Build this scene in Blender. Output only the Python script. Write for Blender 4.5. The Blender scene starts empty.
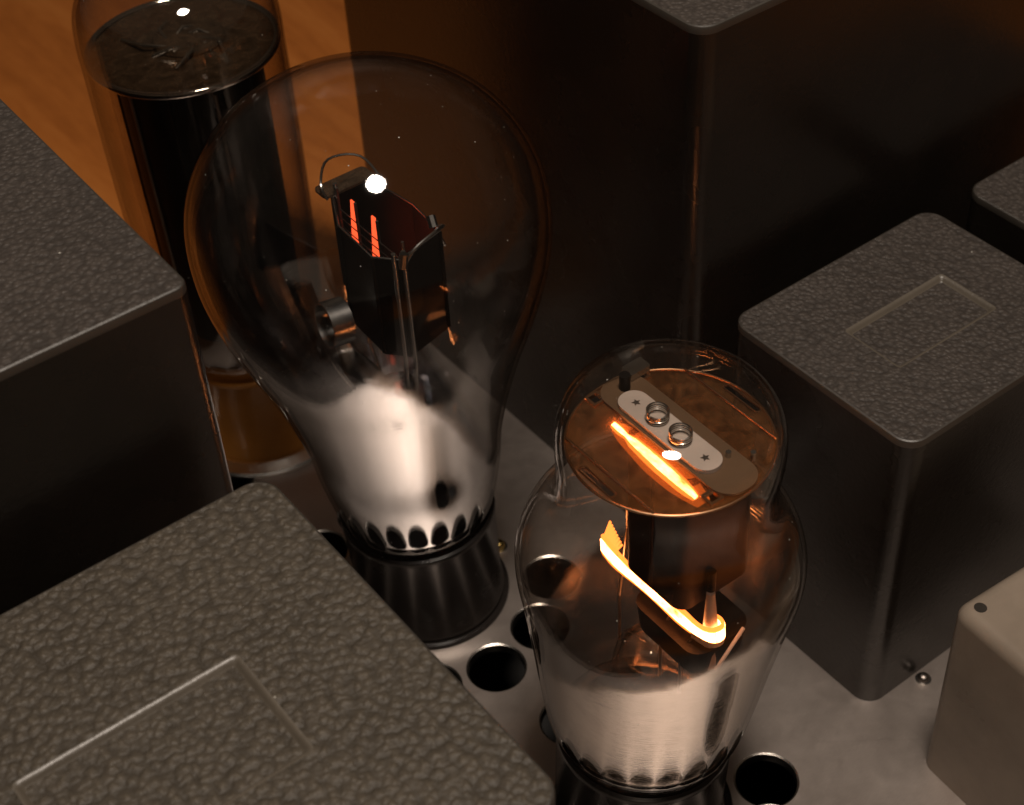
import bpy, bmesh, math, random
import numpy as np
from mathutils.geometry import delaunay_2d_cdt
from mathutils import Matrix, Vector, noise as mnoise
random.seed(7)
S = 0.0011            # one working unit (close to a millimetre) in metres
scene = bpy.context.scene
COL = scene.collection
PI = math.pi

# ------------------------------------------------------------------ camera
cam_d = bpy.data.cameras.new("camera")
cam = bpy.data.objects.new("camera", cam_d)
COL.objects.link(cam)
ROWS = ((0.7955025531, -0.6041142967, -0.0471339004),
        (-0.4382736963, -0.5199158176, -0.7332146410),
        (0.4184397868, 0.6039316677, -0.6783617660))
rt, dn, fw = (Vector(r) for r in ROWS)
mw = Matrix.Identity(4)
for i in range(3):
    mw[i][0] = rt[i]; mw[i][1] = -dn[i]; mw[i][2] = -fw[i]
mw.translation = Vector((0, 0, 270 * S))
cam.matrix_world = mw
cam_d.sensor_width = 36
cam_d.lens = 1634.09 / 1024 * 36
cam_d.clip_start = 0.01
cam_d.clip_end = 50
cam_d.dof.use_dof = True
cam_d.dof.focus_distance = 268 * S
cam_d.dof.aperture_fstop = 32
scene.camera = cam

# ------------------------------------------------------------------ light
world = bpy.data.worlds.new("World"); scene.world = world
world.use_nodes = True
bg = world.node_tree.nodes["Background"]
bg.inputs[0].default_value = (1.0, 0.72, 0.50, 1)
bg.inputs[1].default_value = 0.03

def area(name, loc, target, size, power, color, shape='DISK', size_y=None):
    d = bpy.data.lights.new(name, 'AREA'); d.shape = shape; d.size = size * S
    if size_y: d.size_y = size_y * S
    d.energy = power; d.color = color
    o = bpy.data.objects.new(name, d); COL.objects.link(o)
    loc = Vector(loc) * S; o.location = loc
    o.rotation_euler = (Vector(target) * S - loc).to_track_quat('-Z', 'Y').to_euler()
    return o
area("ceiling_lamp", (87, 27, 742), (120, 190, 0), 120, 3.1, (1.0, 0.87, 0.75))

scene.view_settings.view_transform = 'Standard'
scene.view_settings.look = 'None'
scene.view_settings.exposure = 0.22
scene.view_settings.gamma = 1
scene.view_settings.use_curve_mapping = False
scene.render.engine = 'CYCLES'
cy = scene.cycles
cy.max_bounces = 14; cy.transparent_max_bounces = 40; cy.glossy_bounces = 8
cy.diffuse_bounces = 4; cy.transmission_bounces = 8
cy.caustics_reflective = True; cy.caustics_refractive = False
cy.blur_glossy = 0.3
cy.sample_clamp_indirect = 3.0
cy.use_denoising = True

# ------------------------------------------------------------------ materials
class NT:
    def __init__(s, name):
        s.m = bpy.data.materials.new(name); s.m.use_nodes = True
        s.t = s.m.node_tree; s.t.nodes.clear()
        s.out = s.t.nodes.new('ShaderNodeOutputMaterial')
    def n(s, typ, props=None, **inp):
        nd = s.t.nodes.new(typ)
        for k, v in (props or {}).items(): setattr(nd, k, v)
        for k, v in inp.items():
            key = int(k[1:]) if k[0] == 'i' and k[1:].isdigit() else k.replace('_', ' ')
            sock = nd.inputs[key]
            if isinstance(v, bpy.types.NodeSocket): s.t.links.new(v, sock)
            elif isinstance(v, bpy.types.Node): s.t.links.new(v.outputs[0], sock)
            else: sock.default_value = v
        return nd
    def link(s, a, b): s.t.links.new(a, b)
    def math(s, op, a, b=0.0, clamp=False):
        return s.n('ShaderNodeMath', {'operation': op, 'use_clamp': clamp}, i0=a, i1=b).outputs[0]
    def coord(s, scale=1.0, stretch=(1, 1, 1)):
        tc = s.n('ShaderNodeTexCoord')
        k = scale / S
        return s.n('ShaderNodeMapping', None, Vector=tc.outputs['Object'], Scale=(k * stretch[0], k * stretch[1], k * stretch[2])).outputs[0]
    def ramp(s, fac, stops):
        r = s.n('ShaderNodeValToRGB', None, Fac=fac)
        e = r.color_ramp.elements
        while len(e) < len(stops): e.new(0.5)
        for i, (p, c) in enumerate(stops):
            e[i].position = p; e[i].color = (*c, 1) if len(c) == 3 else c
        return r.outputs[0]
    def noise(s, vec, scale, detail=3, rough=0.5, dist=0.0):
        return s.n('ShaderNodeTexNoise', None, Vector=vec, Scale=scale, Detail=detail, Roughness=rough, Distortion=dist).outputs[0]
    def bump(s, h, strength, dist, normal=None):
        kw = {'Height': h, 'Strength': strength, 'Distance': dist * S}
        if normal: kw['Normal'] = normal
        return s.n('ShaderNodeBump', None, **kw).outputs[0]
    def surf(s, sh):
        s.link(sh.outputs[0] if isinstance(sh, bpy.types.Node) else sh, s.out.inputs[0]); return s.m

def principled(nt, **kw):
    return nt.n('ShaderNodeBsdfPrincipled', None, **kw)

def wrinkle_paint(name, cell, depth, base, rough, spec=0.5):
    """crackle finish: small rounded pebbles of paint"""
    t = NT(name); v = t.coord()
    warp = t.n('ShaderNodeTexNoise', None, Vector=v, Scale=0.9 / cell, Detail=2.0)
    vv = t.n('ShaderNodeVectorMath', {'operation': 'MULTIPLY_ADD'}, i0=warp.outputs[1], i1=(cell * .9,) * 3, i2=v).outputs[0]
    a = t.n('ShaderNodeTexVoronoi', {'feature': 'SMOOTH_F1'}, Vector=vv, Scale=1.0 / cell, Smoothness=0.45, Randomness=1.0).outputs[0]
    b = t.noise(v, 2.6 / cell, 3, 0.6)
    c = t.noise(v, 0.28 / cell, 2, 0.5)
    h = t.math('SUBTRACT', t.math('MULTIPLY', b, 0.22), t.math('MULTIPLY', a, 1.25))
    h = t.math('ADD', h, t.math('MULTIPLY', c, 0.3))
    big = t.noise(v, 0.03, 3, 0.6)
    m = t.math('ADD', t.math('MULTIPLY', b, .35), t.math('MULTIPLY', big, .25))
    m = t.math('ADD', m, t.math('MULTIPLY', t.math('SUBTRACT', .75, a), .55))
    col = t.ramp(m, [(0.3, tuple(x * .66 for x in base)), (0.52, base), (0.72, tuple(x * 1.38 for x in base))])
    rg = t.math('ADD', rough - .08, t.math('MULTIPLY', big, .16))
    vd = t.n('ShaderNodeTexVoronoi', None, Vector=v, Scale=.16, Randomness=1.0)
    dust = t.math('LESS_THAN', vd.outputs[0], t.math('MULTIPLY', t.n('ShaderNodeSeparateColor', None, Color=vd.outputs[1]).outputs[0], .045))
    p = principled(t, Base_Color=col, Roughness=rg, Normal=t.bump(h, 1.0, depth), Specular_IOR_Level=spec)
    dd = t.n('ShaderNodeBsdfDiffuse', None, Color=(.6, .57, .5, 1))
    return t.surf(t.n('ShaderNodeMixShader', None, i0=t.math('MULTIPLY', dust, .8), i1=p, i2=dd))

def glossy_paint(name, base, rough=0.28, depth=0.03, spec=0.5, scale=0.9, coat=0.0):
    t = NT(name); v = t.coord()
    b = t.noise(v, scale, 3, 0.55)
    f = t.noise(v, 4.0, 2, 0.6)
    big = t.noise(v, 0.05, 4, 0.6)
    h = t.math('ADD', b, t.math('MULTIPLY', f, .32))
    col = t.ramp(big, [(0.3, tuple(x * .8 for x in base)), (0.7, tuple(x * 1.2 for x in base))])
    rg = t.math('ADD', rough - .07, t.math('MULTIPLY', big, .14))
    return t.surf(principled(t, Base_Color=col, Roughness=rg, Normal=t.bump(h, 1.0, depth), Specular_IOR_Level=spec, Coat_Weight=coat, Coat_Roughness=.24))

def metal(name, base, rough, brush=0.0, stretch=(1, 1, 1), bscale=6.0, metallic=1.0):
    t = NT(name); v = t.coord()
    big = t.noise(v, 0.06, 4, 0.6)
    col = t.ramp(big, [(0.3, tuple(x * .86 for x in base)), (0.7, tuple(min(1, x * 1.1) for x in base))])
    kw = dict(Base_Color=col, Metallic=metallic, Roughness=t.math('ADD', rough - .05, t.math('MULTIPLY', big, .1)))
    if brush:
        vb = t.coord(1.0, stretch)
        kw['Normal'] = t.bump(t.noise(vb, bscale, 4, .65), 1.0, brush)
    return t.surf(principled(t, **kw))

def hot_ribbon(name):
    """unevenly heated metal: yellow-white core with orange streaks"""
    t = NT(name)
    a = t.noise(t.coord(1.0, (1, .3, .25)), 1.3, 3, .6)
    b = t.noise(t.coord(), .22, 2, .5)
    f = t.math('ADD', t.math('MULTIPLY', a, .6), t.math('MULTIPLY', b, .4))
    col = t.ramp(f, [(.3, (1, .22, .04)), (.42, (1, .30, .085)), (.6, (1, .36, .12))])
    st = t.math('ADD', t.math('MULTIPLY', t.math('SUBTRACT', f, .3, clamp=True), 55.0), 3.0)
    return t.surf(t.n('ShaderNodeEmission', None, Color=col, Strength=st))

def emitter(name, color, strength):
    t = NT(name)
    return t.surf(t.n('ShaderNodeEmission', None, Color=(*color, 1), Strength=strength))

def thin_glass(name, tint=(1, 1, 1), wave=0.008, specks=True, f0=.028, pw=6.0, edge=(.30, .26, .22)):
    """clear bulb glass: what is not reflected passes straight through the thin wall"""
    t = NT(name); v = t.coord()
    nz = t.noise(t.coord(1.0, (1, 1, .35)), 0.12, 3, .5)
    bp = t.bump(nz, 1.0, wave * 8)
    geo = t.n('ShaderNodeNewGeometry')
    c = t.math('ABSOLUTE', t.n('ShaderNodeVectorMath', {'operation': 'DOT_PRODUCT'}, i0=geo.outputs['Incoming'], i1=geo.outputs['Normal']).outputs['Value'])
    fr = t.math('ADD', t.math('MULTIPLY', t.math('POWER', t.math('SUBTRACT', 1.0, c, clamp=True), pw), .62 - f0), f0)
    gl = t.n('ShaderNodeBsdfAnisotropic', None, Color=(1, 1, 1, 1), Roughness=0.03, Normal=bp)
    # a grazing view looks through far more glass: the wall darkens to a thin outline there
    path = t.math('POWER', t.math('SUBTRACT', 1.0, c, clamp=True), 4.0)
    tr = t.n('ShaderNodeBsdfTransparent', None, Color=t.ramp(path, [(0.0, tuple(tint)), (1.0, tuple(x * e for x, e in zip(tint, edge)))]))
    mx = t.n('ShaderNodeMixShader', None, i0=fr, i1=tr, i2=gl)
    if specks:
        vor = t.n('ShaderNodeTexVoronoi', None, Vector=v, Scale=0.33, Randomness=1.0)
        sz = t.math('MULTIPLY', t.n('ShaderNodeSeparateColor', None, Color=vor.outputs[1]).outputs[0], 0.045)
        dust = t.math('LESS_THAN', vor.outputs[0], sz)
        df = t.n('ShaderNodeBsdfDiffuse', None, Color=(.7, .68, .62, 1))
        mx = t.n('ShaderNodeMixShader', None, i0=t.math('MULTIPLY', dust, .7), i1=mx, i2=df)
        # faint film of dust and smears
        film = t.math('MULTIPLY', t.noise(v, .14, 5, .65), .003)
        mx = t.n('ShaderNodeMixShader', None, i0=film, i1=mx, i2=df)
    return t.surf(mx)

def getter_film(name, zcut, slope_dir, slope, soft=5.0, rough=0.06, color=(.86, .85, .83), streak=0.05, neg=0.0):
    """silver coating evaporated on the inside of the glass; ends in a soft uneven edge"""
    t = NT(name); v = t.coord()
    sp = t.n('ShaderNodeSeparateXYZ', None, Vector=v)
    side = t.math('ADD', t.math('MULTIPLY', sp.outputs[0], slope_dir[0]), t.math('MULTIPLY', sp.outputs[1], slope_dir[1]))
    up = t.math('MULTIPLY', t.math('MAXIMUM', side, 0.0), slope)
    dnn = t.math('MULTIPLY', t.math('MINIMUM', side, 0.0), neg)
    cut = t.math('ADD', t.math('ADD', up, dnn), zcut)
    nz = t.math('MULTIPLY', t.math('SUBTRACT', t.noise(v, .09, 4, .6), .5), 9.0)
    d = t.math('SUBTRACT', t.math('ADD', cut, nz), sp.outputs[2])
    mask = t.math('DIVIDE', d, soft, clamp=True)
    mask = t.math('SMOOTH_MIN', mask, 1.0)
    mask = t.math('POWER', mask, 1.5, clamp=True)
    st = t.noise(t.coord(1.0, (.12, .12, 3.0)), 1.4, 3, .6)
    bp = t.bump(st, 1.0, streak)
    mt = principled(t, Base_Color=t.ramp(mask, [(.15, (.30, .17, .09)), (.75, tuple(color))]), Metallic=1.0, Roughness=rough, Normal=bp)
    tr = t.n('ShaderNodeBsdfTransparent')
    return t.surf(t.n('ShaderNodeMixShader', None, i0=mask, i1=tr, i2=mt))

def mica_mat(name, opacity, col, spots=0.0, tl=.35):
    t = NT(name); v = t.coord()
    nz = t.noise(v, .35, 5, .7, .6)
    c = t.ramp(nz, [(0.35, tuple(x * .45 for x in col)), (0.62, col)])
    p = principled(t, Base_Color=c, Roughness=.22, Specular_IOR_Level=.6,
                   Normal=t.bump(t.noise(v, .5, 4, .6), 1.0, .05))
    tls = t.n('ShaderNodeBsdfTranslucent', None, Color=c)
    p2 = t.n('ShaderNodeMixShader', None, i0=tl, i1=p, i2=tls)
    op = t.math('ADD', opacity - .15, t.math('MULTIPLY', nz, .3 + spots), clamp=True)
    return t.surf(t.n('ShaderNodeMixShader', None, i0=op, i1=t.n('ShaderNodeBsdfTransparent', None, Color=(1, .93, .85, 1)), i2=p2))

def chassis_metal():
    t = NT('brushed_aluminium'); v = t.coord()
    vb = t.coord(1.0, (.25, 3.2, 1))
    brush = t.noise(vb, 2.6, 4, .65)
    big = t.noise(v, .05, 5, .62); mid = t.noise(v, .35, 4, .6)
    col = t.ramp(t.math('ADD', t.math('MULTIPLY', big, .6), t.math('MULTIPLY', brush, .4)), [(.3, (.46, .39, .345)), (.7, (.68, .59, .53))])
    vor = t.n('ShaderNodeTexVoronoi', None, Vector=v, Scale=.42, Randomness=1.0)
    sz = t.math('MULTIPLY', t.n('ShaderNodeSeparateColor', None, Color=vor.outputs[1]).outputs[0], .07)
    dust = t.math('LESS_THAN', vor.outputs[0], sz)
    # a few long fine scratches
    w = t.n('ShaderNodeTexWave', {'wave_type': 'BANDS', 'bands_direction': 'DIAGONAL'}, Vector=v, Scale=.012, Distortion=6.0, Detail=1.0).outputs[1]
    scr = t.math('GREATER_THAN', w, .9995)
    p = principled(t, Base_Color=col, Metallic=.93, Roughness=t.math('ADD', .32, t.math('MULTIPLY', t.math('ADD', big, mid), .09)),
                   Normal=t.bump(t.math('ADD', brush, t.math('MULTIPLY', scr, -1.0)), 1.0, .022))
    d = t.n('ShaderNodeBsdfDiffuse', None, Color=(.75, .68, .6, 1))
    return t.surf(t.n('ShaderNodeMixShader', None, i0=t.math('MULTIPLY', dust, .6), i1=p, i2=d))

M = {}
M['top_near'] = wrinkle_paint('crackle_paint_near', 1.3, .42, (.090, .073, .053), .58)
M['top'] = wrinkle_paint('crackle_paint', .95, .26, (.070, .057, .048), .56)
M['side'] = glossy_paint('black_enamel', (.016, .012, .009), .27, .06, .42, coat=.3)
M['edge'] = glossy_paint('top_edge_paint', (.05, .042, .033), .44, .06, 1.0)  # rim paint, lighter than the sides and darker than the tops
M['pressed'] = glossy_paint('pressed_highlight_edge', (.13, .108, .082), .42, .08, 1.0)  # paler than the tops: paints a highlight along the pressed rim
M['beige'] = glossy_paint('beige_enamel', (.31, .25, .195), .3, .035)
M['hole_dark'] = glossy_paint('unlit_interior_black', (.01, .009, .008), .7)
M['chassis'] = chassis_metal()
M['chassis_edge'] = metal('cut_aluminium', (.75, .7, .64), .25, .03)
M['steel'] = metal('steel', (.55, .53, .5), .25)
M['nickel'] = metal('dull_nickel', (.32, .28, .25), .35, .03)
M['brass'] = metal('brass', (.75, .55, .2), .25)
M['chrome'] = metal('chrome', (.8, .8, .82), .08)
M['bakelite'] = glossy_paint('black_bakelite', (.02, .016, .014), .26, .01)
M['brown_bakelite'] = glossy_paint('brown_bakelite', (.38, .15, .03), .2, .01)
M['anode'] = metal('blackened_anode', (.03, .025, .022), .5, .04)
M['anode_warm'] = metal('grey_anode', (.04, .028, .022), .55, .05, (1, 1, .2))
M['rubber'] = glossy_paint('dark_rubber', (.012, .012, .012), .5)
M['glass'] = thin_glass('clear_glass')
M['glass_st'] = thin_glass('clear_glass_warm', (1, .985, .97), f0=.032, pw=5.0)
M['glass_rear'] = thin_glass('thick_clear_glass', (.93, .90, .86), f0=.07, pw=3.5, edge=(.16, .12, .09))
M['mica'] = mica_mat('mica_sheet', .24, (.60, .29, .11), tl=.65)
M['mica_dark'] = mica_mat('smoked_mica', .7, (.10, .065, .04), .3)
M['soot'] = glossy_paint('sooty_black', (.012, .009, .007), .5, .12)
M['lit_rim'] = metal('orange_lit_rim', (.85, .5, .28), .25)  # orange tone imitates rims lit by the filament
M['shield'] = glossy_paint('brown_shield', (.12, .072, .04), .35, .03)
M['ceramic'] = glossy_paint('white_ceramic', (.48, .41, .36), .4, .02)
M['ceramic_warm'] = glossy_paint('grey_shield', (.17, .125, .09), .35, .03)
M['glow'] = hot_ribbon('white_hot_ribbon')
M['glow_wide'] = emitter('orange_bloom_ribbon', (1.0, .21, .03), 2.6)  # wider orange ribbon around each hot core, imitating bloom
M['glow_edge'] = emitter('orange_reflection_glow', (1.0, .22, .035), 2.6)
M['halo_strip'] = emitter('dull_orange_halo', (1.0, .17, .02), .55)
M['glow_red'] = emitter('red_hot_cathode', (1.0, .10, .03), 1.35)
M['film_gl'] = getter_film('getter_mirror_globe', 85, (-.95, .3), .95, 10, .03, (.82, .84, .88), .005, 2.6)
M['film_st'] = getter_film('getter_mirror_coke', 64, (.55, -.83), .6, 4, .04, (.80, .77, .75), .03, .6)
M['film_rear'] = getter_film('getter_mirror_rear', 20, (-.797, .604), 0, 5, .1)

def wood():
    t = NT('orange_brown_wood'); v = t.coord(1.0, (1, .18, 1))
    n = t.noise(v, .035, 6, .6, 1.2); f = t.noise(v, .5, 4, .6)
    col = t.ramp(t.math('ADD', t.math('MULTIPLY', n, .75), t.math('MULTIPLY', f, .25)),
                 [(.3, (.42, .12, .018)), (.5, (.62, .195, .034)), (.72, (.78, .28, .06))])
    return t.surf(principled(t, Base_Color=col, Roughness=.45, Normal=t.bump(f, 1.0, .1)))
M['wood'] = wood()

# ------------------------------------------------------------------ builders (all in working units, world space)
def link(name, verts, faces, mat, parent=None, local=False, smooth=False, props=None, loc=None):
    me = bpy.data.meshes.new(name)
    pts = [Vector(p) * S for p in verts]
    o = bpy.data.objects.new(name, me)
    if parent is not None:
        o.parent = parent
        if not local:
            inv = world_of(parent).inverted()
            pts = [inv @ p for p in pts]
    elif loc is not None:
        o.location = Vector(loc) * S
        pts = [p - o.location for p in pts]
    me.from_pydata([tuple(p) for p in pts], [], faces)
    bm = bmesh.new(); bm.from_mesh(me)
    bmesh.ops.recalc_face_normals(bm, faces=bm.faces)
    bm.to_mesh(me); bm.free()
    me.materials.append(mat)
    if smooth:
        me.polygons.foreach_set('use_smooth', [True] * len(me.polygons))
        if smooth != 'all':
            me.set_sharp_from_angle(angle=math.radians(38))
    COL.objects.link(o)
    for k, v in (props or {}).items(): o[k] = v
    return o

def world_of(o):
    m = o.matrix_basis.copy()
    while o.parent is not None:
        o = o.parent; m = o.matrix_basis @ m
    return m

def empty(name, loc, label, cat, group=None, rot=None):
    o = bpy.data.objects.new(name, None); COL.objects.link(o)
    o.empty_display_size = .01
    o.location = Vector(loc) * S
    if rot is not None:
        o.rotation_mode = 'QUATERNION'; o.rotation_quaternion = rot
    o['label'] = label; o['category'] = cat
    if group: o['group'] = group
    return o

def join(*parts):
    V, F = [], []
    for v, f in parts:
        n = len(V); V += list(v); F += [tuple(i + n for i in q) for q in f]
    return V, F

def spline(pts, n=6):
    P = [np.array(p, float) for p in pts]
    P = [2 * P[0] - P[1]] + P + [2 * P[-1] - P[-2]]
    out = []
    for i in range(1, len(P) - 2):
        for k in range(n):
            t = k / n
            a, b, c, d = P[i - 1], P[i], P[i + 1], P[i + 2]
            out.append(.5 * ((2 * b) + (c - a) * t + (2 * a - 5 * b + 4 * c - d) * t * t + (3 * b - 3 * c + d - a) * t ** 3))
    out.append(P[-2])
    return [tuple(float(x) for x in q) for q in out]

def lathe(prof, c=(0, 0), seg=96, close=False):
    V, F = [], []
    prof = [(max(r, 0.0), z) for r, z in prof]
    rings = []
    for r, z in prof:
        if r < 1e-3:
            rings.append([len(V)]); V.append((c[0], c[1], z))
        else:
            rings.append(list(range(len(V), len(V) + seg)))
            V += [(c[0] + r * math.cos(2 * PI * k / seg), c[1] + r * math.sin(2 * PI * k / seg), z) for k in range(seg)]
    pairs = list(zip(rings, rings[1:])) + ([(rings[-1], rings[0])] if close else [])
    for a, b in pairs:
        for k in range(seg):
            j = (k + 1) % seg
            if len(a) == 1 and len(b) == 1: continue
            if len(a) == 1: F.append((a[0], b[k], b[j]))
            elif len(b) == 1: F.append((a[k], a[j], b[0]))
            else: F.append((a[k], a[j], b[j], b[k]))
    return V, F

def tube(path, r, seg=10, closed=False, caps=True, radii=None):
    P = [Vector(p) for p in path]; n = len(P); V, F = [], []
    prev = None
    for i, p in enumerate(P):
        if closed: d = P[(i + 1) % n] - P[i - 1]
        else: d = P[min(i + 1, n - 1)] - P[max(i - 1, 0)]
        d.normalize()
        if prev is None:
            u = d.orthogonal().normalized()
        else:
            u = (prev - d * prev.dot(d)).normalized()
        prev = u; w = d.cross(u)
        rr = radii[i] if radii else r
        V += [tuple(p + (u * math.cos(2 * PI * k / seg) + w * math.sin(2 * PI * k / seg)) * rr) for k in range(seg)]
    for i in range(n if closed else n - 1):
        a = i * seg; b = ((i + 1) % n) * seg
        for k in range(seg):
            j = (k + 1) % seg
            F.append((a + k, a + j, b + j, b + k))
    if caps and not closed:
        F.append(tuple(range(seg))); F.append(tuple(range((n - 1) * seg, n * seg)))
    return V, F

def rrect(x0, y0, x1, y1, r, n=8):
    out = []
    for cx, cy, a0 in ((x1 - r, y1 - r, 0), (x0 + r, y1 - r, PI / 2), (x0 + r, y0 + r, PI), (x1 - r, y0 + r, 1.5 * PI)):
        out += [(cx + r * math.cos(a0 + PI / 2 * k / n), cy + r * math.sin(a0 + PI / 2 * k / n)) for k in range(n + 1)]
    return out

def loft(loops, cap_bottom=True, cap_top=True):
    """loops: list of (list of xy, z) with equal counts"""
    V, F = [], []; n = len(loops[0][0])
    for l, z in loops:
        V += [(x, y, z) for x, y in l]
    for i in range(len(loops) - 1):
        for k in range(n):
            j = (k + 1) % n
            F.append((i * n + k, i * n + j, (i + 1) * n + j, (i + 1) * n + k))
    if cap_bottom: F.append(tuple(reversed(range(n))))
    if cap_top: F.append(tuple((len(loops) - 1) * n + k for k in range(n)))
    return V, F

def _inside(p, poly):
    x, y = p; c = False; n = len(poly); j = n - 1
    for i in range(n):
        xi, yi = poly[i]; xj, yj = poly[j]
        if (yi > y) != (yj > y) and x < (xj - xi) * (y - yi) / (yj - yi) + xi: c = not c
        j = i
    return c

def sheet_with_holes(outer, holes, z):
    """flat triangulated sheet"""
    pts, edges = [], []
    for loop in [outer] + holes:
        b = len(pts); n = len(loop); pts += [Vector(p) for p in loop]
        edges += [(b + k, b + (k + 1) % n) for k in range(n)]
    vo, eo, fo, *_ = delaunay_2d_cdt(pts, edges, [], 0, 1e-5)
    F = []
    boxes = [(min(p[0] for p in h), min(p[1] for p in h), max(p[0] for p in h), max(p[1] for p in h), h) for h in holes]
    for f in fo:
        c = sum((vo[i] for i in f), Vector((0, 0))) / len(f)
        if not _inside(c, outer): continue
        if any(x0 < c[0] < x1 and y0 < c[1] < y1 and _inside(c, h) for x0, y0, x1, y1, h in boxes): continue
        F.append(tuple(f))
    return [(v[0], v[1], z) for v in vo], F

def ribbon(path, width_vecs, thick=.25):
    """flat strip following path; width vector given per point; small thickness"""
    V, F = [], []; n = len(path)
    P = [Vector(p) for p in path]
    for i, p in enumerate(P):
        d = (P[min(i + 1, n - 1)] - P[max(i - 1, 0)]).normalized()
        w = Vector(width_vecs[i]) * .5
        t = d.cross(w).normalized() * thick * .5
        V += [tuple(p - w - t), tuple(p + w - t), tuple(p + w + t), tuple(p - w + t)]
    for i in range(n - 1):
        for k in range(4):
            j = (k + 1) % 4
            F.append((i * 4 + k, i * 4 + j, (i + 1) * 4 + j, (i + 1) * 4 + k))
    F.append((0, 1, 2, 3)); F.append(tuple((n - 1) * 4 + k for k in range(4)))
    return V, F

def circle(cx, cy, r, n=40, a0=0):
    return [(cx + r * math.cos(a0 + 2 * PI * k / n), cy + r * math.sin(a0 + 2 * PI * k / n)) for k in range(n)]

# ------------------------------------------------------------------ setting: table and chassis
V, F = [(-3000, -1500, -62), (4000, -1500, -62), (4000, 6000, -62), (-3000, 6000, -62)], [(0, 1, 2, 3)]
link('table_top', V, F, M['wood'], props={'kind': 'structure'})

CX0, CY0, CX1, CY1 = -60, -20, 330, 299
TUBES = {'st': (117.0, 133.5), 'globe': (116.6, 205.0), 'rear': (117.0, 276.0)}
vent_holes = []
HR = 5.9
for key, (R, a0, n) in {'st': (24.6, -25, 13), 'globe': (27.0, -93, 12), 'rear': (27, -80, 13)}.items():
    for k in range(n):
        a = math.radians(a0 + 360 / n * k)
        x, y = TUBES[key][0] + R * math.cos(a), TUBES[key][1] + R * math.sin(a)
        if key == 'st' and k in (1, 2, 5): continue
        if key == 'globe' and k in (3, 4, 5): continue
        if key == 'rear' and k in (0, 1, 12): continue
        if y + HR < CY1 - 3: vent_holes.append((x, y))
outer = rrect(CX0 + .6, CY0 + .6, CX1 - .6, CY1 - .6, 3)
plate = [sheet_with_holes(outer, [circle(x, y, HR + .45) for x, y in vent_holes], 0.0)]
n = len(outer)
plate.append(loft([(rrect(CX0, CY0, CX1, CY1, 3.6), -62 + .0), (rrect(CX0, CY0, CX1, CY1, 3.6), -.6), (rrect(CX0 + .18, CY0 + .18, CX1 - .18, CY1 - .18, 3.4), -.18), (outer, 0)], False, False))
ch = link('chassis_plate', *join(*plate), M['chassis'], props={'kind': 'structure'}, smooth=False)
for x, y in vent_holes:
    link('vent_rim', *loft([(circle(x, y, HR + .45), 0.0), (circle(x, y, HR + .1), -.2), (circle(x, y, HR), -.55), (circle(x, y, HR), -2.2), (circle(x, y, HR + .5), -2.2)], False, False),
         M['chassis_edge'], parent=ch, smooth=True)
link('unlit_interior_sheet', [(CX0 + 2, CY0 + 2, -45), (CX1 - 2, CY0 + 2, -45), (CX1 - 2, CY1 - 2, -45), (CX0 + 2, CY1 - 2, -45)], [(0, 1, 2, 3)], M['hole_dark'], parent=ch)  # near-black sheet paints the unlit space under the vents

# ------------------------------------------------------------------ transformer covers
def cover(x0, y0, x1, y1, h, label, cat='transformer cover', r=4.0, recess=None, top='top', side='side', lip=.45, group='black transformer covers'):
    cx, cy = (x0 + x1) / 2, (y0 + y1) / 2
    t = empty('transformer_cover', (cx, cy, 0), label, cat, group)
    g = .22
    link('body', *loft([(rrect(x0, y0, x1, y1, r, 12), 0.05), (rrect(x0, y0, x1, y1, r, 12), h - 1.5)], False, True), M[side], parent=t, smooth=True)
    a = (rrect(x0, y0, x1, y1, r, 12), h - 1.5)
    loops = [a, (rrect(x0, y0, x1, y1, r, 12), h - lip),
             (rrect(x0 + lip * .3, y0 + lip * .3, x1 - lip * .3, y1 - lip * .3, r - lip * .3, 12), h - lip * .3),
             (rrect(x0 + lip, y0 + lip, x1 - lip, y1 - lip, r - lip, 12), h)]
    link('top_edge', *loft(loops, False, False), M['edge'], parent=t, smooth=True)
    parts = []
    if recess:
        rx0, ry0, rx1, ry1, dp, sl = recess
        o = rrect(rx0, ry0, rx1, ry1, .8, 4); i2 = rrect(rx0 + sl, ry0 + sl, rx1 - sl, ry1 - sl, .5, 4)
        parts.append(sheet_with_holes(loops[-1][0], [o], h))
        prof_e = [(0, 0), (.14, .02), (.3, .09), (.46, .22), (.6, .4), (.74, .62), (.86, .84), (1, 1)]
        link('pressed_edge', *loft([(rrect(rx0 + sl * u, ry0 + sl * u, rx1 - sl * u, ry1 - sl * u, .8 - .3 * u, 4), h - dp * w) for u, w in prof_e], False, False), M['pressed'], parent=t, smooth='all')
        parts.append(sheet_with_holes(i2, [], h - dp))
    else:
        parts.append(sheet_with_holes(loops[-1][0], [], h))
    V, F = join(*parts)
    # weld
    o = link('top_panel', V, F, M[top], parent=t)
    bm = bmesh.new(); bm.from_mesh(o.data); bmesh.ops.remove_doubles(bm, verts=bm.verts, dist=1e-7)
    bmesh.ops.recalc_face_normals(bm, faces=bm.faces); bm.to_mesh(o.data); bm.free()
    return t

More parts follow.
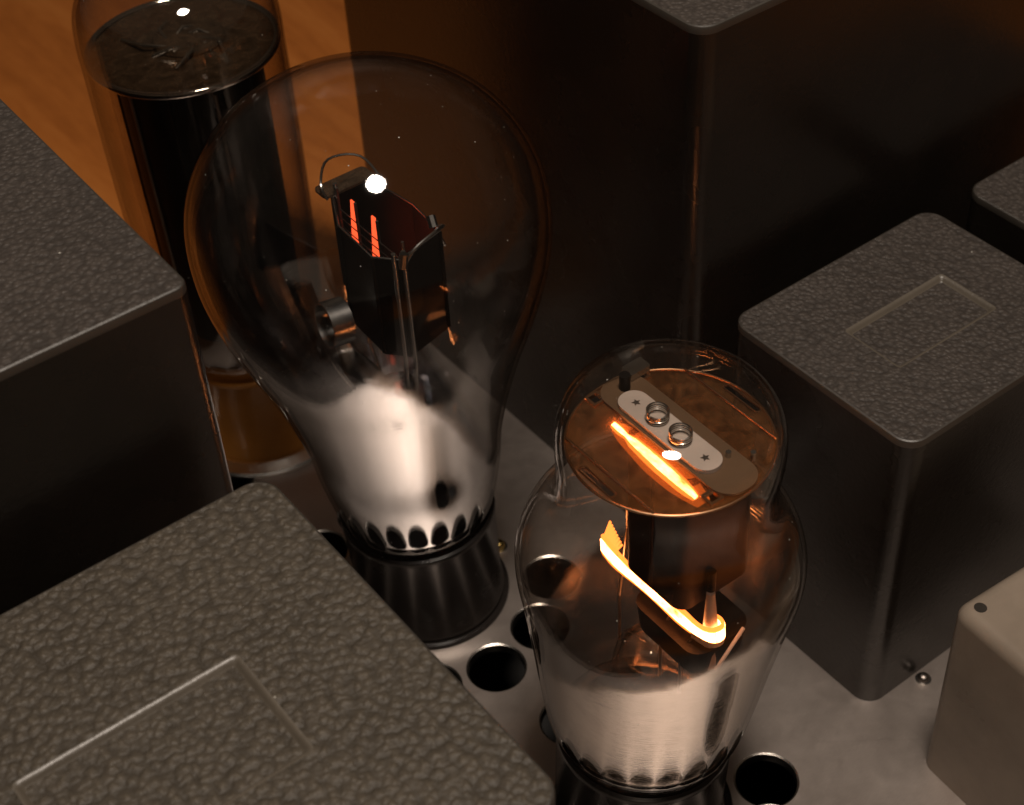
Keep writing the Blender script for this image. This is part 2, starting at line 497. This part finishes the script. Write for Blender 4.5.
cover(164.0, 175.3, 290, 296, 130.8, 'tallest black steel transformer cover standing behind the smaller covers and right of the globe tube')
cover(-50, 172, 66.4, 293, 130.8, 'tall black transformer cover at the left edge, beside the rear cylindrical tube', r=2.2)
lc = bpy.data.objects['transformer_cover.001']
link('side_flange', *loft([(rrect(66.42, 175.9, 66.8, 176.5, .05, 2), 1), (rrect(66.42, 175.9, 66.8, 176.5, .05, 2), 128)]), M['steel'], parent=lc)
cover(-20, 91, 67.6, 162.8, 100, 'blurred nearest transformer cover with large crackle-painted top in the lower left', recess=(14.6, 116.2, 47.2, 136.0, .9, 1.1), top='top_near', r=4)
cover(166.7, 122.7, 220.6, 167.8, 72.6, 'low black transformer cover with a whole rectangle pressed into its crackle-painted top', recess=(180.4, 138.0, 206.6, 151.8, .9, 1.1))
cover(230.6, 122.0, 284, 167.2, 72.6, 'black transformer cover at the right edge, only one corner of its top in view')

# beige box
def beige_box():
    q = Matrix.Rotation(math.radians(-3.5), 4, 'Z').to_quaternion()
    t = empty('capacitor_can', (165.4, 107.7, 0), 'beige painted metal box with rounded edges and a screw hole in its top corner', 'component box', rot=q)
    X1, Y0, h = 58, -52, 46.3
    R = 3.0
    loops = [(rrect(0, Y0, X1, 0, R, 8), .05), (rrect(0, Y0, X1, 0, R, 8), h - 2.6)]
    for k in range(1, 7):
        a = PI / 2 * k / 6; ins = 2.4 * (1 - math.cos(a)); zz = h - 2.6 + 2.6 * math.sin(a)
        loops.append((rrect(ins, Y0 + ins, X1 - ins, -ins, max(R - ins * .6, .8), 8), zz))
    hole = (3.6, -3.2)
    holes = [circle(*hole, 1.15, 20), circle(X1 - 3.6, -3.2, 1.15, 20)]
    ring_c, ring_r = (27.2, -23.6), 19.0
    holes.append(circle(*ring_c, ring_r, 64))
    top = sheet_with_holes(loops[-1][0], holes, h)
    prts = [loft(loops, False, False), top]
    prts.append(loft([(circle(*ring_c, ring_r, 64), h), (circle(*ring_c, ring_r - .25, 64), h - .45), (circle(*ring_c, ring_r - .5, 64), h)], False, False))
    prts.append(sheet_with_holes(circle(*ring_c, ring_r - .5, 64), [], h))
    V, F = join(*prts)
    o = link('body', V, F, M['beige'], parent=t, local=True, smooth=True)
    for hx, hy in (hole, (X1 - 3.6, -3.2)):
        link('screw_hole', *loft([(circle(hx, hy, 1.15, 20), h), (circle(hx, hy, 1.0, 20), h - .2), (circle(hx, hy, 1.0, 20), h - 3)], True, False), M['steel'], parent=t, local=True, smooth=True)
beige_box()

# ------------------------------------------------------------------ small hardware
def screw(x, y, z, r, mat, label, name='screw', cat='screw', group=None, dome=.7):
    t = empty(name, (x, y, z), label, cat, group)
    link('washer', *lathe([(0, z), (r * 1.35, z), (r * 1.35, z + .35), (0, z + .35)], (x, y), 32), M['steel'], parent=t, smooth=True)
    prof = [(0, z + .36), (r, z + .36), (r, z + .36 + r * .35)] + [(r * math.cos(a), z + .36 + r * (.35 + dome * math.sin(a))) for a in (.3, .6, .9, 1.2)] + [(0, z + .36 + r * (.35 + dome))]
    link('head', *lathe(prof, (x, y), 32), mat, parent=t, smooth=True)
screw(180.4, 120.6, 0, 1.2, M['nickel'], 'small round-headed steel screw between the low transformer cover and the beige box')
screw(135.6, 204.6, 0, 1.5, M['brass'], 'brass screw right of the globe tube base', group='brass socket screws')
screw(98.0, 204.6, 0, 1.5, M['brass'], 'brass screw left of the globe tube base', group='brass socket screws')
screw(104.6, 146.8, 0, 1.5, M['brass'], 'brass screw left of the glowing tube base', group='brass socket screws')

def socket(x, y, r, label):
    t = empty('tube_socket', (x, y, 0), label, 'tube socket', 'tube sockets')
    link('ring', *lathe([(r - .8, .05), (r + .7, .05), (r + .7, .5), (r + .5, .9), (r + .3, .9), (r + .2, .6), (r - .8, .7)], (x, y), 96, close=True), M['bakelite'], parent=t, smooth=True)
    return t
socket(117.0, 133.5, 16.3, 'black ring socket under the glowing tube')
socket(116.9, 204.6, 16.6, 'black ring socket under the large globe tube')

# ------------------------------------------------------------------ tubes
def tilt(cm):           # lean along the picture's right, cm units per 75
    d = Vector((.797, -.604, 0)); ax = Vector((.604, .797, 0))
    return Matrix.Rotation(math.atan(cm / 75), 4, ax).to_quaternion()
def axis(c, cm, z):
    return (c[0] + .797 * cm * (z - 26) / 75, c[1] - .604 * cm * (z - 26) / 75)
def tube_root(name, c, cm, label):
    x, y = axis(c, cm, 0)
    return empty(name, (x, y, 0), label, 'vacuum tube', 'vacuum tubes', rot=tilt(cm))
def offset_profile(prof, t):
    out = []
    for i, (r, z) in enumerate(prof):
        a = prof[max(i - 1, 0)]; b = prof[min(i + 1, len(prof) - 1)]
        dr, dz = b[0] - a[0], b[1] - a[1]; l = math.hypot(dr, dz) or 1
        out.append((max(r - dz / l * t, 0), z + dr / l * t))
    out[-1] = (0, prof[-1][1] - t)
    return out
def wall(root, prof, mat, thick=.7):
    sp = spline(prof, 7); sp[-1] = (0, sp[-1][1])
    inner = offset_profile(sp, thick)
    v, f = lathe(sp + inner[::-1], seg=128)
    return link('glass_bulb', v, f, mat, parent=root, local=True, smooth='all'), inner
def base_part(root, r0, r1, h, mat, name='base'):
    prof = [(0, .3), (r0 - .6, .3), (r0, .8), (r0, 2.2), (r0 - .35, 2.8), (r0 - .25, h * .5), (r1, h - 1.5), (r1 + .25, h - .8), (r1 + .1, h), (r1 - .5, h + .25), (r1 - 1.0, h - .2), (0, h - 1.0)]
    return link(name, *lathe(prof, seg=96), mat, parent=root, local=True, smooth=True)

# ---- globe tube
GC, GT = (116.6, 205.0), -2.3
g = tube_root('globe_vacuum_tube', GC, GT, 'large round globe-shaped vacuum tube with two thin red glowing strips inside')
GP = [(13.8, 24.3), (15.0, 26.2), (16.2, 29.2), (17.3, 34), (18.6, 41), (19.6, 49), (21.8, 58.5), (24.8, 68.5), (28.4, 78.5), (31.2, 88), (32.3, 96), (31.8, 104), (29.3, 111), (25.0, 117), (18.9, 121.8), (11.5, 125.4), (5, 127.1), (0, 127.5)]
_, inner = wall(g, GP, M['glass'])
film = [(max(r - .12, 0), z) for r, z in inner if z < 112 and r > 1]
link('getter_mirror', *lathe(film, seg=128), M['film_gl'], parent=g, local=True, smooth='all')
base_part(g, 16.0, 15.9, 25.6, M['bakelite'])

def gl(x, y, z):    # world point already measured in place
    return (x, y, z)
ax100 = axis(GC, GT, 100)
def anode_box(root, x0, y0, x1, y1, z0, z1, r, mat, name='anode', wallt=.5):
    outer = rrect(x0, y0, x1, y1, r, 8); inn = rrect(x0 + wallt, y0 + wallt, x1 - wallt, y1 - wallt, max(r - wallt, .2), 8)
    return link(name, *loft([(inn, z0), (outer, z0), (outer, z1), (inn, z1), (inn, z0)], False, False), mat, parent=root, smooth=True)
POLY = [(110.3, 209.5), (109.8, 198.0), (113.0, 194.2), (123.0, 196.4), (124.0, 206), (121.8, 221.5), (115.2, 219.5)]
def poly_shell(root, poly, z0, z1, th, mat, name):
    cx_ = sum(p[0] for p in poly) / len(poly); cy_ = sum(p[1] for p in poly) / len(poly)
    inn = [(x + (cx_ - x) * th, y + (cy_ - y) * th) for x, y in poly]
    return link(name, *loft([(inn, z0), (poly, z0), (poly, z1), (inn, z1), (inn, z0)], False, False), mat, parent=root)
an = poly_shell(g, POLY, 76, 98, .05, M['anode'], 'anode')
for (x, y) in POLY:
    link('anode_rib', *tube([(x, y, 76.5), (x, y, 98)], .4, 8), M['anode'], parent=an, smooth=True)
link('rim_wire', *tube([(x, y, 98.2) for x, y in POLY], .2, 8, closed=True), M['steel'], parent=an, smooth=True)
link('upper_rim_wire', *tube(spline([(112.8, 217, 98.5), (112.8, 218.6, 101.2), (117.5, 223.5, 101.8), (123.2, 221.5, 101.0), (123.6, 214, 98.5)], 5), .25, 8), M['steel'], parent=g, smooth=True)
link('top_spacer', *loft([(rrect(112.6, 217.4, 123.5, 221.6, 1, 5), 98.3), (rrect(112.6, 217.4, 123.5, 221.6, 1, 5), 98.8)]), M['mica_dark'], parent=g)
# cathode strips
for (x, y, w) in ((116.0, 213.6, 1.0), (116.2, 207.1, .95)):
    link('glowing_strip', *ribbon([(x - .6, y, 79), (x - .6, y, 87), (x, y, 98.6)], [(0, w * 2.6, 0), (0, w * 2.5, 0), (0, w * 1.1, 0)], .3), M['glow_red'], parent=g)
for k in range(9):
    z = 80 + k * 2.0
    link('grid_wire', *tube([(114.7, 195.5, z), (114.6, 206, z), (114.7, 216.5, z)], .11, 6), M['nickel'], parent=g)
for y in (195.5, 203.4, 210.4, 216.5):
    link('grid_post', *tube([(114.7, y, 76), (114.7, y, 100.5)], .3, 8), M['nickel'], parent=g, smooth=True)
# glass stem with its supports
x35, y35 = axis(GC, GT, 40)
link('glass_stem', *lathe([(9, 25.5), (8.4, 30), (6.4, 38), (5.0, 46), (4.4, 54), (3.6, 60), (0, 61)], seg=48), M['glass'], parent=g, local=True, smooth='all')
for dx, dy in ((-3.6, -9.8), (-1.9, -10.3), (0, 9.5)):
    c1 = axis(GC, GT, 98); c0 = axis(GC, GT, 52)
    link('support_rod', *tube([(c0[0] + dx * .35, c0[1] + dy * .35, 52), (c0[0] + dx * .9, c0[1] + dy * .9, 63), (c1[0] + dx, c1[1] + dy - 3.4 * (1 if dy < 0 else -.4), 76), (c1[0] + dx, c1[1] + dy - 3.4 * (1 if dy < 0 else -.4), 101)], .42, 10), M['steel'], parent=g, smooth=True)
link('spring_hook', *tube(spline([(111.6, 190.5, 100), (114, 190.2, 102.5), (118.5, 191, 103.2), (122, 193.5, 101.5), (123.5, 198, 97.5), (125.4, 199.0, 92.5)], 5), .32, 8), M['steel'], parent=g, smooth=True)
link('terminal_clip', *join(tube([(122.2, 197.0, 99.0), (122.6, 198.4, 100.6)], .9, 8), tube([(111.2, 190.4, 99.6), (111.9, 190.6, 102.2)], .8, 8)), M['steel'], parent=g, smooth=True)
# getter cup: an open ring on a wire
def ring_band(c, axisv, r, w, th):
    a = Vector(axisv).normalized(); u = a.orthogonal().normalized(); v = a.cross(u); c = Vector(c)
    V, F = [], []; n = 48
    for k in range(n):
        e = u * math.cos(2 * PI * k / n) + v * math.sin(2 * PI * k / n)
        for rr, h in ((r, -w / 2), (r, w / 2), (r - th, w / 2), (r - th, -w / 2)):
            V.append(tuple(c + e * rr + a * h))
    for k in range(n):
        j = (k + 1) % n
        for q in range(4):
            p = (q + 1) % 4
            F.append((k * 4 + q, k * 4 + p, j * 4 + p, j * 4 + q))
    return V, F
cup = link('getter_cup', *ring_band((105.9, 208.0, 79.2), (-.93, .10, .08), 4.4, 4.2, .35), M['steel'], parent=g, smooth=True)
link('getter_wire', *tube([(107.3, 207.6, 76), (108.6, 206.6, 72), (112, 205.5, 66), (114.5, 205.3, 60)], .3, 8), M['steel'], parent=g, smooth=True)

# ---- coke-bottle tube with the bright filament
SC, ST = (117.0, 133.5), 3.5
s = tube_root('glowing_vacuum_tube', SC, ST, 'bottle-shaped vacuum tube with a domed top and a white-hot orange filament')
SP = [(14.0, 24.3), (15.3, 26.0), (16.6, 29.0), (17.9, 33), (19.2, 41), (20.7, 52), (22.2, 62), (23.4, 69.5), (23.3, 74.5), (21.6, 79.3), (18.6, 83.2), (17.4, 87), (17.3, 92), (17.6, 97), (17.2, 101), (15.4, 104.6), (11.4, 107.2), (6, 108.3), (0, 108.6)]
_, inner = wall(s, SP, M['glass_st'])
film = [(max(r - .12, 0), z) for r, z in inner if z < 78 and r > 1]
link('getter_mirror', *lathe(film, seg=128), M['film_st'], parent=s, local=True, smooth='all')
base_part(s, 16.1, 15.9, 25.6, M['bakelite'])

# mica spacer disc with its cut-outs
mx, my, mz = 120.9, 132.9, 96.0
sq = lambda x, y, w: [(x - w, y - w), (x + w, y - w), (x + w, y + w), (x - w, y + w)]
cuts = [sq(117.8, 147.0, 1.3), sq(126.6, 146.8, 1.4), sq(124.9, 119.9, 1.3), sq(117.4, 119.6, 1.3)]
slots = [rrect(105.9, 129.0, 107.1, 136.8, .55, 4), rrect(134.8, 128.6, 136.0, 136.4, .55, 4)]
mr = 16.0
mica_outer = circle(mx, my, mr, 96)
holes = [c for c in cuts + slots]
v1 = sheet_with_holes(mica_outer, holes, mz); v2 = sheet_with_holes(mica_outer, holes, mz - .35)
rims = [loft([(l, mz - .35), (l, mz)], False, False) for l in [mica_outer] + holes]
mica = link('mica_disc', *join(v1, v2, *rims), M['mica'], parent=s)
link('disc_rim', *tube([(x, y, mz - .17) for x, y in circle(mx, my, mr, 96)], .24, 8, closed=True), M['lit_rim'], parent=mica, smooth=True)
for c in cuts:
    xs = [p[0] for p in c]; ys = [p[1] for p in c]
    a = rrect(min(xs), min(ys), max(xs), max(ys), .25, 3); b = rrect(min(xs) + .45, min(ys) + .45, max(xs) - .45, max(ys) - .45, .15, 3)
    link('cutout_rim', *loft([(a, mz - .4), (a, mz + .3), (b, mz + .3), (b, mz - .4)], False, False), M['lit_rim'], parent=mica)
for sgn in (-1, 1):
    link('slot_rim', *tube([(x, y, mz + .1) for x, y in slots[0 if sgn < 0 else 1]], .14, 6, closed=True), M['lit_rim'], parent=mica)
    hh = 12.2
    ly = math.sqrt(mr ** 2 - (sgn * hh) ** 2)
    link('edge_strip', *tube([(mx + sgn * hh, my - ly, mz + .15), (mx + sgn * hh, my + ly, mz + .15)], .22, 8), M['lit_rim'], parent=mica)

anode = anode_box(s, 116.8, 124.8, 132.5, 139.6, 65, 94.6, 2.6, M['anode_warm'])
link('anode_seam', *tube([(116.7, 132, 66), (116.7, 132, 94)], .35, 8), M['anode_warm'], parent=anode, smooth=True)
link('shield_band', *loft([(rrect(118.2, 117.3, 126.4, 148.6, 3.6, 10), mz + .12), (rrect(118.2, 117.3, 126.4, 148.6, 3.6, 10), mz + .55)]), M['shield'], parent=s)
ins = link('insulator_plate', *loft([(rrect(118.7, 122.8, 123.7, 144.2, 2.45, 10), mz + .6), (rrect(118.7, 122.8, 123.7, 144.2, 2.45, 10), mz + 1.35)]), M['ceramic'], parent=s, smooth=True)
for y in (141.2, 125.4):
    st = []
    for k in range(10):
        a = 2 * PI * k / 10; rr = .75 if k % 2 == 0 else .35
        st.append((121.2 + rr * math.cos(a), y + rr * math.sin(a)))
    link('rivet_star', *loft([(st, mz + 1.36), (st, mz + 1.5)]), M['nickel'], parent=ins)
for cx_, cy_ in ((121.3, 136.3), (120.9, 130.6)):
    path = [(cx_ + 1.7 * math.cos(a), cy_ + 1.7 * math.sin(a), mz + 1.5 + a / (2 * PI) * .42) for a in np.linspace(0, 2 * PI * 4.5, 90)]
    link('coil_spring', *tube(path, .17, 6), M['steel'], parent=s, smooth=True)
link('spring_clip', *loft([(rrect(124.3, 146.0, 128.3, 148.6, .3, 3), mz + .7), (rrect(124.3, 146.0, 128.3, 148.6, .3, 3), mz + 1.9)]), M['steel'], parent=s)
link('getter_post', *tube([(122.6, 145.6, mz), (122.6, 145.6, mz + 3.4)], .9, 12), M['anode'], parent=s, smooth=True)
for (x, y) in ((124.6, 124.0), (127.4, 121.6)):
    link('weld_pin', *tube([(x, y, mz), (x, y, mz + 1.6)], .45, 10), M['steel'], parent=s, smooth=True)

# glowing filament under the mica; the lower hooked ribbon models its reflection as solid glow
up = [(116.9 - .06 * k, 141.6 - k * 1.65, 95.0) for k in range(13)]
wd = [.9, 1.1, .7, 1.5, 1.7, 1.9, 2.0, 2.1, 2.0, 1.9, 1.8, 1.5, .9]
fil = link('filament', *ribbon(up, [(w * 1.25, 0, .2) for w in wd], .4), M['glow_wide'], parent=s)
link('glow_core', *ribbon([(x, y, z + .12) for x, y, z in up], [(w * .72, 0, .15) for w in wd], .5), M['glow'], parent=fil)
link('halo_strip', *ribbon([(118.2 - .05 * k, 142.2 - k * 1.72, 93.2) for k in range(13)], [(w, 0, .1) for w in (2.2, 3.2, 3.8, 4.2, 4.6, 5, 5.2, 5.2, 5, 4.8, 4.2, 3.4, 2.4)], .4), M['halo_strip'], parent=s)  # added dim glowing strip imitating the halo around the filament
low = spline([(119.6, 148.0, 60.4), (119.2, 144, 60.2), (119.2, 138, 60.1), (119.4, 132, 60), (119.5, 127, 60), (119.7, 123.6, 60), (120.6, 121.2, 60), (122.4, 120.8, 60), (123.5, 122.4, 60.1), (123.0, 124.4, 60.2)], 5)
nl = len(low)
wv = []
for i in range(nl):
    t_ = i / (nl - 1)
    h_ = 3.2 + (.9 * max(0, 1 - t_ * 4.5)) + .5 * math.sin(t_ * 19) - (1.0 * max(0, t_ - .72) / .28)
    wv.append((0, 0.15, h_))
fr = link('ribbon_reflection', *ribbon(low, [(0, w[1], w[2] * 1.15) for w in wv], .5), M['glow_wide'], parent=s)
link('glow_core', *ribbon(low, [(0, w[1], w[2] * .68) for w in wv], .85), M['glow'], parent=fr)
link('filament_hook', *ribbon([(x, y, z - 1.7) for x, y, z in low[int(nl * .52):]], [(0, .1, 1.6)] * (nl - int(nl * .52)), .7), M['ceramic'], parent=s)
link('reflection_streak', *join(*[ribbon([(119.7 - .02 * k, 147.9 - k * .48, 61.4), (120.9 - .03 * k, 147.4 - k * .48, 65.6 - .4 * k)], [(0, .44, 0)] * 2, .2) for k in range(8)]), M['glow_edge'], parent=s)  # reflected fringes of the glow, modelled as thin emissive strips
link('hook_post', *tube([(121.7, 122.9, 50), (121.7, 122.9, 60.5), (121.9, 123.4, 68)], 1.15, 14, radii=[1.3, 1.25, .7]), M['ceramic'], parent=s, smooth=True)
link('post_wire', *tube([(121.9, 123.4, 60), (122.6, 124.2, 72)], .8, 12), M['anode'], parent=s, smooth=True)
link('lower_shield', *loft([(rrect(118, 122, 130, 138, 3, 6), 50), (rrect(117.5, 121.5, 130.5, 138.5, 3, 6), 56)]), M['anode'], parent=s, smooth=True)
# stem, press and lead wires
link('glass_stem', *lathe([(9, 25.5), (8.4, 31), (7.0, 38), (6.0, 44), (5.0, 49), (0, 50.5)], seg=48), M['glass_st'], parent=s, local=True, smooth='all')
link('stem_press', *loft([(rrect(114.5, 124.0, 121.5, 142.0, 2.5, 6), 36), (rrect(116.0, 125.0, 120.2, 141.0, 1.8, 6), 44), (rrect(116.8, 126, 119.4, 140.0, 1.2, 6), 46)]), M['glass_st'], parent=s, smooth=True)
for (a, b) in (((117.9, 141.5), (124.8, 147.6)), ((118.2, 131), (123.5, 131)), ((118.2, 126), (121.5, 123.2))):
    link('lead_wire', *tube([(a[0], a[1], 42), (a[0], a[1], 54), (b[0], b[1], 61), (b[0], b[1], 66)], .28, 8), M['nickel'], parent=s, smooth=True)
link('support_bar', *tube([(119, 118.5, 55), (127.5, 121.0, 57)], .35, 8), M['ceramic'], parent=s, smooth=True)

# ---- rear cylindrical tube
RC = (117.0, 275.4)
r_ = tube_root('cylindrical_vacuum_tube', RC, -.8, 'tall cylindrical vacuum tube with a dark anode, blurred at the upper left')
RP = [(14.6, 24.6), (15.2, 26), (17.0, 29), (18.4, 33), (19.2, 40), (20.0, 60), (20.4, 80), (20.5, 100), (20.5, 108), (19.4, 114), (15.6, 119), (9, 122.3), (3.5, 123.4), (0, 123.6)]
_, inner = wall(r_, RP, M['glass_rear'], .8)
base_part(r_, 16.8, 16.2, 25.0, M['brown_bakelite'])
rx, ry = axis(RC, -.8, 70)
ra = link('anode', *lathe([(13.4, 36), (14.0, 36), (14.6, 100), (14.0, 100), (13.4, 36)], seg=64), M['anode'], parent=r_, local=True, smooth=True)
for k in range(10):
    a = 2 * PI * k / 10 + .2
    link('anode_fin', *tube([(14.2 * math.cos(a), 14.2 * math.sin(a), 37), (14.8 * math.cos(a), 14.8 * math.sin(a), 99)], .4, 8), M['nickel'] if k % 2 else M['anode'], parent=ra, local=True, smooth=True)
link('mica_disc', *loft([(circle(0, 0, 18.9, 72), 102.6), (circle(0, 0, 18.9, 72), 103.1)]), M['mica_dark'], parent=r_, local=True)
link('disc_rim', *tube([(x, y, 103.0) for x, y in circle(0, 0, 19.1, 96)], .8, 10, closed=True), M['chrome'], parent=r_, local=True, smooth=True)
for k in range(7):
    a = 2 * PI * k / 7 + .5; rr = 7 + 3 * (k % 3)
    link('support_tab', *tube([(rr * math.cos(a), rr * math.sin(a), 103.3), (rr * .6 * math.cos(a + .5), rr * .6 * math.sin(a + .5), 104.6), (2.5 * math.cos(a + 1.2), 2.5 * math.sin(a + 1.2), 103.6)], .4, 8), M['steel'], parent=r_, local=True, smooth=True)
link('getter_flash', *loft([(circle(2, 1, 7.5, 40), 103.4), (circle(2, 1, 7.0, 40), 104.2)]), M['mica_dark'], parent=r_, local=True)
socket_r = empty('tube_socket', (117.0, 275.4, 0), 'pale metal socket ring around the base of the rear cylindrical tube', 'tube socket', 'tube sockets')
link('ring', *lathe([(16.4, .05), (21.5, .05), (21.5, .9), (20.9, 1.4), (17.6, 1.4), (17.2, .8), (16.4, .8)], (117.0, 275.4), 96, close=True), M['chassis_edge'], parent=socket_r, smooth=True)

# unseen black post, added for the dark streak it mirrors into the silvered glass
t = empty('unseen_post', (131, 98, 0), 'unseen black post, added to be mirrored as a dark streak in the glowing tube', 'added post')
link('body', *lathe([(0, .05), (5.6, .05), (5.8, .5), (5.6, 11), (5.0, 12), (0, 12)], (131, 98), 48), M['bakelite'], parent=t, smooth=True)
link('collar', *lathe([(5.0, .02), (7.2, .02), (7.2, .6), (6.6, 1.0), (5.4, 1.0)], (131, 98), 48), M['rubber'], parent=t, smooth=True)
